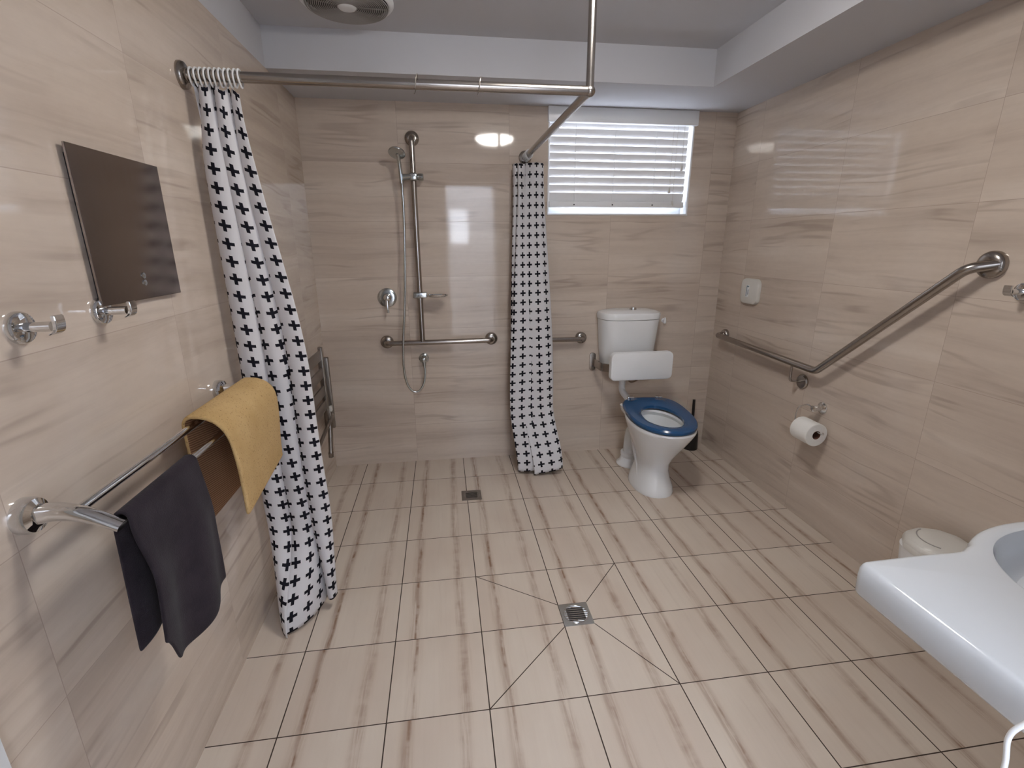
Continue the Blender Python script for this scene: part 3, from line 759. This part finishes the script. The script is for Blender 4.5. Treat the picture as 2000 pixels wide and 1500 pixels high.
bm = new(); tube(bm, fillet([(1.015, YB-.075, .600), (1.015, YB-.075, .430), (1.035, .860, .375)], .04), .0205, 20); obj('flush_pipe', bm, M['plastic'], to)
bm = new(); tube(bm, spline([(1.10, YB-.06, .60), (1.070, YB-.055, .555), (1.062, YB-.05, .505), (1.09, YB-.045, .475), (1.15, YB-.04, .500), (1.19, YB-.05, .560), (1.185, YB-.06, .605)], 8), .0045, 10); wh = obj('water_hose', bm, M['pipe_brown'], to)
bt = thing('stop_tap', 'small white stop tap on the back wall right of the cistern', 'tap', (1.292, YB, .862))
bm = new(); lathe(bm, (1.292, YB, .862), (0, -1, 0), [(0, .014), (.004, .013), (.006, .008), (.02, .007)], 20); obj('tap_base', bm, M['plastic'], bt)
bm = new(); lathe(bm, (1.292, YB-.022, .846), (0, 0, 1), [(0, .009), (.010, .0095), (.026, .007), (.036, .004), (.038, 0)], 16); obj('tap_handle', bm, M['plastic'], bt)
# padded backrest on a steel bracket
br = thing('padded_backrest', 'white padded backrest on a steel bracket in front of the cistern', 'backrest', (1.045, YB, .64))
bm = new(); plate_y(bm, .915, .878, 1.047, .642, .189, .083, .030, .010); obj('backrest_pad', bm, M['plastic'], br)
bm = new()
for sx, xw in ((-1, .838), (1, 1.256)):
    xi = 1.047+sx*.110
    P = fillet([(xw, YB-.008, .615), (xw+(-sx)*.006, 1.02, .613), (xi, .925, .613)], .05, 8)
    rings = []
    for i, p in enumerate(P):
        d_ = (P[min(i+1, len(P)-1)]-P[max(i-1, 0)]).normalized(); sd_ = Vector((-d_.y, d_.x, 0))
        rings.append([tuple(p+sd_*a_+Vector((0, 0, b_))) for a_, b_ in ((.004, .024), (-.004, .024), (-.004, -.024), (.004, -.024))])
    loft(bm, rings)
box(bm, .92, 1.175, .915, .924, .590, .636)
obj('backrest_bracket', bm, M['steel'], br, smooth=False)
for xw in (.838, 1.256):
    bm = new(); plate_y(bm, YB, YB-.010, xw, .611, .020, .058, .018, .003); obj('wall_plate', bm, M['steel'], br)
# toilet brush
tb = thing('toilet_brush', 'black toilet brush in its holder in the corner behind the toilet', 'toilet brush', (1.525, 1.105, 0))
bm = new(); lathe(bm, (1.525, 1.105, 0), (0, 0, 1), [(0, .046), (.004, .048), (.10, .044), (.125, .040), (.128, .034), (.128, .010)], 32); obj('brush_holder', bm, M['black'], tb)
bm = new(); tube(bm, [(1.525, 1.105, .12), (1.517, 1.100, .345)], [.0095, .009], 16); obj('brush_handle', bm, M['black'], tb)

# ================================================================== RIGHT WALL
xg = XR-.062
g3 = thing('angled_grab_rail', 'long angled steel grab rail on the right wall', 'grab rail', (XR, .3, .78))
bm = new(); tube(bm, fillet([(XR-.010, 1.030, .785), (xg, 1.030, .785), (xg, .200, .768), (xg, -.345, 1.248), (XR-.010, -.395, 1.262)], .055, 10), .0165, 24); obj('bar', bm, M['steel'], g3)
flange((XR, 1.030, .785), (-1, 0, 0), g3, .034); flange((XR, -.372, 1.260), (-1, 0, 0), g3, .043)
bm = new(); tube(bm, fillet([(xg, .352, .762), (xg, .352, .680), (XR-.008, .345, .676)], .012), .0055, 14); st = obj('support_rod', bm, M['steel'], g3)
bm = new(); lathe(bm, (XR, .338, .676), (-1, 0, 0), [(0, .036), (.007, .036), (.012, .031), (.013, .010)], 32); obj('support_flange', bm, M['steel'], g3)
# roll holder + roll
ph = thing('toilet_roll_holder', 'chrome wire toilet roll holder on the right wall', 'toilet roll holder', (XR, .19, .59))
bm = new(); lathe(bm, (XR, .190, .590), (-1, 0, 0), [(0, .028), (.005, .028), (.010, .022), (.014, .013), (.030, .010), (.034, .014), (.052, .014), (.056, .008), (.057, 0)], 28); obj('holder_base', bm, M['chrome'], ph)
rx_ = XR-.068; RZc = .487
bm = new(); tube(bm, spline([(XR-.044, .192, .592), (rx_+.014, .225, .598), (rx_, .256, .575), (rx_, .268, .535), (rx_, .262, .500), (rx_, .240, RZc+.014), (rx_, .10, RZc+.013), (rx_, .088, RZc+.022)], 8), .0032, 10); obj('wire_arm', bm, M['chrome'], ph)
tp = thing('toilet_roll', 'white toilet paper roll on the holder on the right wall', 'toilet paper', (rx_, .175, RZc-.002))
bm = new(); lathe(bm, (rx_, .122, RZc-.002), (0, 1, 0), [(0, .0205), (0, .052), (.002, .0545), (.104, .0545), (.106, .052), (.106, .0205), (0, .0205)], 40)
bmesh.ops.delete(bm, geom=[f for f in bm.faces if len(f.verts) > 4], context='FACES'); bmesh.ops.remove_doubles(bm, verts=bm.verts, dist=1e-5)
obj('paper_roll', bm, M['paper'], tp)
bm = new(); lathe(bm, (rx_, .1225, RZc-.002), (0, 1, 0), [(0, .0190), (0, .0203), (.105, .0203), (.105, .0190), (0, .0190)], 32)
bmesh.ops.delete(bm, geom=[f for f in bm.faces if len(f.verts) > 4], context='FACES'); bmesh.ops.remove_doubles(bm, verts=bm.verts, dist=1e-5)
obj('card_core', bm, M['card'], tp)
# white control
wc = thing('wall_control', 'white rounded control plate on the right wall above the grab rail', 'wall control', (XR, .835, 1.068))
bm = new(); plate_x(bm, XR, XR-.022, .832, 1.068, .078, .070, .034, .010); obj('cover', bm, M['plastic_warm'], wc)
bm = new(); plate_x(bm, XR-.0215, XR-.0235, .840, 1.070, .014, .034, .004, .0005); obj('button', bm, M['plastic'], wc)
bm = new(); plate_x(bm, XR-.0232, XR-.0242, .846, 1.070, .0030, .030, .0015, .0003); plate_x(bm, XR-.0232, XR-.0242, .836, 1.095, .009, .003, .0015, .0003); plate_x(bm, XR-.0232, XR-.0242, .832, 1.064, .003, .014, .0015, .0003); obj('button_mark', bm, M['grey_print'], wc)

# ================================================================== BASIN, CORD, BIN
bz = .800
bs = thing('wash_basin', 'white wall-hung wash basin with a side shelf', 'wash basin', (1.12, YF2, .6))
bcx, bcy, brx, bry = 1.05, -1.280, .285, .265
def sel(c, sx_, n_=2.5): return math.copysign(abs(c)**(2/n_), c)
pts = []
def arc(cx, cy, r, a0, a1, n=8): return [(cx+r*math.cos(math.radians(lerp(a0, a1, k/n))), cy+r*math.sin(math.radians(lerp(a0, a1, k/n)))) for k in range(n+1)]
BXL = .604
pts += [(BXL, YF2+.002)]
pts += [(BXL, y) for y in (-1.6, -1.45, -1.30, -1.20)]
pts += arc(BXL+.018, -1.082-.018, .018, 180, 90, 8)
pts += [(.66, -1.081), (.74, -1.080), (.79, -1.082)]
pts += [(.815, -1.081), (.832, -1.073)]
for k in range(0, 19):
    a = math.radians(lerp(131, 49, k/18)); pts.append((bcx+brx*sel(math.cos(a), 0), bcy+bry*sel(math.sin(a), 0)))
pts += [(bcx+(bcx-.832), -1.073), (bcx+(bcx-.815), -1.081), (1.45, -1.082)]
pts += arc(XR-.002-.028, -1.082-.028, .028, 90, 0, 6)
pts += [(XR-.002, -1.3), (XR-.002, -1.5), (XR-.002, YF2+.002)]
pts += [(lerp(XR-.002, BXL, k/9), YF2+.002) for k in range(1, 9)]
def offs(P, d):
    out = []; n = len(P)
    for i, p in enumerate(P):
        a = Vector(P[i-1]); b = Vector(P[(i+1) % n]); t = (b-a).normalized(); nrm = Vector((t.y, -t.x))
        q = Vector(p)+nrm*d; out.append((q.x, max(q.y, YF2+.002)))
    return out
area = sum(pts[i][0]*pts[(i+1) % len(pts)][1]-pts[(i+1) % len(pts)][0]*pts[i][1] for i in range(len(pts)))
sg = 1 if area > 0 else -1
O = lambda d: offs(pts, d*(-1)*sg)       # positive d = inwards
N_ = len(pts)
def inn(s, z, dx=0, dy=0):
    out = []
    for p in O(.013):
        a = math.atan2(p[1]-bcy, p[0]-bcx)
        out.append((bcx+dx+(brx-.034)*s*sel(math.cos(a), 0), bcy+dy+(bry-.030)*s*sel(math.sin(a), 0), z))
    return out
bm = new()
R3 = lambda P, z: [(x, y, z) for x, y in P]
rings = [R3(O(.014), .735), R3(O(.006), .738), R3(O(.001), .745), R3(O(0), .775), R3(O(.001), .788), R3(O(.004), .795), R3(O(.008), .799), R3(O(.013), bz)]
rings += [inn(1.02, bz), inn(1.0, .798), inn(.985, .790), inn(.965, .770), inn(.93, .752), inn(.84, .735), inn(.66, .700), inn(.36, .672), inn(.07, .668)]
loft(bm, rings, True, True)
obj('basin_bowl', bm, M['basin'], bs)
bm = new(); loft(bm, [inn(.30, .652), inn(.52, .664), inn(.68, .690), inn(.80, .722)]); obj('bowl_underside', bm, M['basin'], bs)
bm = new(); lathe(bm, (bcx, -1.62, bz), (0, 0, 1), [(0, .028), (.004, .028), (.008, .022), (.09, .020), (.10, .022), (.125, .021), (.128, 0)], 28)
tube(bm, fillet([(bcx, -1.62, bz+.085), (bcx, -1.50, bz+.105), (bcx, -1.455, bz+.085)], .02), .011, 16); obj('basin_tap', bm, M['chrome'], bs)
bm = new(); lathe(bm, (bcx, bcy, .6687), (0, 0, 1), [(0, .02), (.0015, .02), (.002, .016), (.002, 0)], 24); obj('waste', bm, M['chrome'], bs)
cd = spline([(.80, -1.52, bz+.006), (.72, -1.46, bz+.007), (.64, -1.405, bz+.008), (.588, -1.378, bz+.010), (.562, -1.370, bz-.012), (.555, -1.366, .765), (.558, -1.369, .730), (.560, -1.375, .66), (.575, -1.40, .52), (.58, -1.42, .34), (.60, -1.46, .12), (.66, -1.52, .006), (.80, -1.58, .006)], 8)
bm = new(); tube(bm, cd, .0030, 12); tag(obj('white_cord', bm, M['plastic']), 'thin white cord hanging in a loop over the side of the basin', 'cord')
bxc, byc = 1.532, -.522
bi = thing('waste_bin', 'white plastic bin with domed lid behind the basin by the right wall', 'bin', (bxc, byc, .11))
bm = new(); loft(bm, [sup(bxc, byc, z, a, a, 2.6, 40) for z, a in ((.110, .072), (.114, .076), (.315, .094), (.325, .096))]); obj('bin_body', bm, M['plastic'], bi)
bm = new(); box(bm, bxc+.060, XR-.001, byc-.030, byc+.030, .20, .26, .003); obj('wall_bracket', bm, M['plastic'], bi)
bm = new()
def octo(z, r, rot=.2): return [(bxc+r*1.02*math.cos(2*PI*k/10+rot), byc+r*math.sin(2*PI*k/10+rot), z) for k in range(10)]
loft(bm, [octo(.320, .100), octo(.345, .102), octo(.362, .092), octo(.374, .066), octo(.378, .03)]); bmesh.ops.bevel(bm, geom=list(bm.edges), offset=.004, segments=3, affect='EDGES'); ld = obj('bin_lid', bm, M['plastic_warm'], bi)
bm = new(); P = [(bxc+.066*math.cos(a), byc+.066*math.sin(a), .3735) for a in [math.radians(v) for v in range(100, 221, 8)]]; tube(bm, P, .0018, 8); obj('lid_seam', bm, M['fan'], ld)

# ================================================================== FLOOR DRAINS
def drain(cx, cy, s, label, m_plate, m_ring, ang):
    d = thing('floor_drain', label, 'drain', (cx, cy, 0))
    h = s/2
    bm = new(); R1 = [(u, v) for u, v in rrect(cx, cy, h, h, .003, 3)]
    r_ = s*.40; n = len(R1)
    circ = []
    for u, v in R1:
        a = math.atan2(v-cy, u-cx); circ.append((cx+r_*math.cos(a), cy+r_*math.sin(a)))
    loft(bm, [[(u, v, -.002) for u, v in R1], [(u, v, .0016) for u, v in R1], [(u, v, .0016) for u, v in circ], [(u, v, .0006) for u, v in circ]], True, False)
    obj('drain_plate', bm, m_plate, d, smooth=False)
    bm = new(); tube(bm, [(cx+r_*1.0*math.cos(2*PI*k/48), cy+r_*1.0*math.sin(2*PI*k/48), .0014) for k in range(48)], .0015, 8, closed=True); obj('drain_ring', bm, m_ring, d)
    bm = new(); lathe(bm, (cx, cy, .0004), (0, 0, 1), [(0, r_*.99), (.0004, r_*.99)], 48); obj('drain_well', bm, M['dark_slot'], d)
    bm = new()
    for k in range(-4, 5):
        o_ = k*r_*2/9.0; hl = math.sqrt(max(r_*r_-o_*o_, 0))
        if hl < .004: continue
        v = box(bm, -hl, hl, o_-.0012, o_+.0012, .0008, .0022)
        for q in v:
            x, y = q.co.x, q.co.y; q.co.x = cx+x*math.cos(ang)-y*math.sin(ang); q.co.y = cy+x*math.sin(ang)+y*math.cos(ang)
    # solid rim of the grate
    obj('drain_bars', bm, m_ring, d, smooth=False)
drain(.3555, -.2665, .111, 'square steel floor drain in the middle of the floor where diagonal cuts meet', M['satin'], M['chrome'], math.radians(-14))
drain(.0245, .682, .108, 'tarnished square floor drain near the back wall under the shower', M['steel_dark'], M['steel_dark'], math.radians(4))
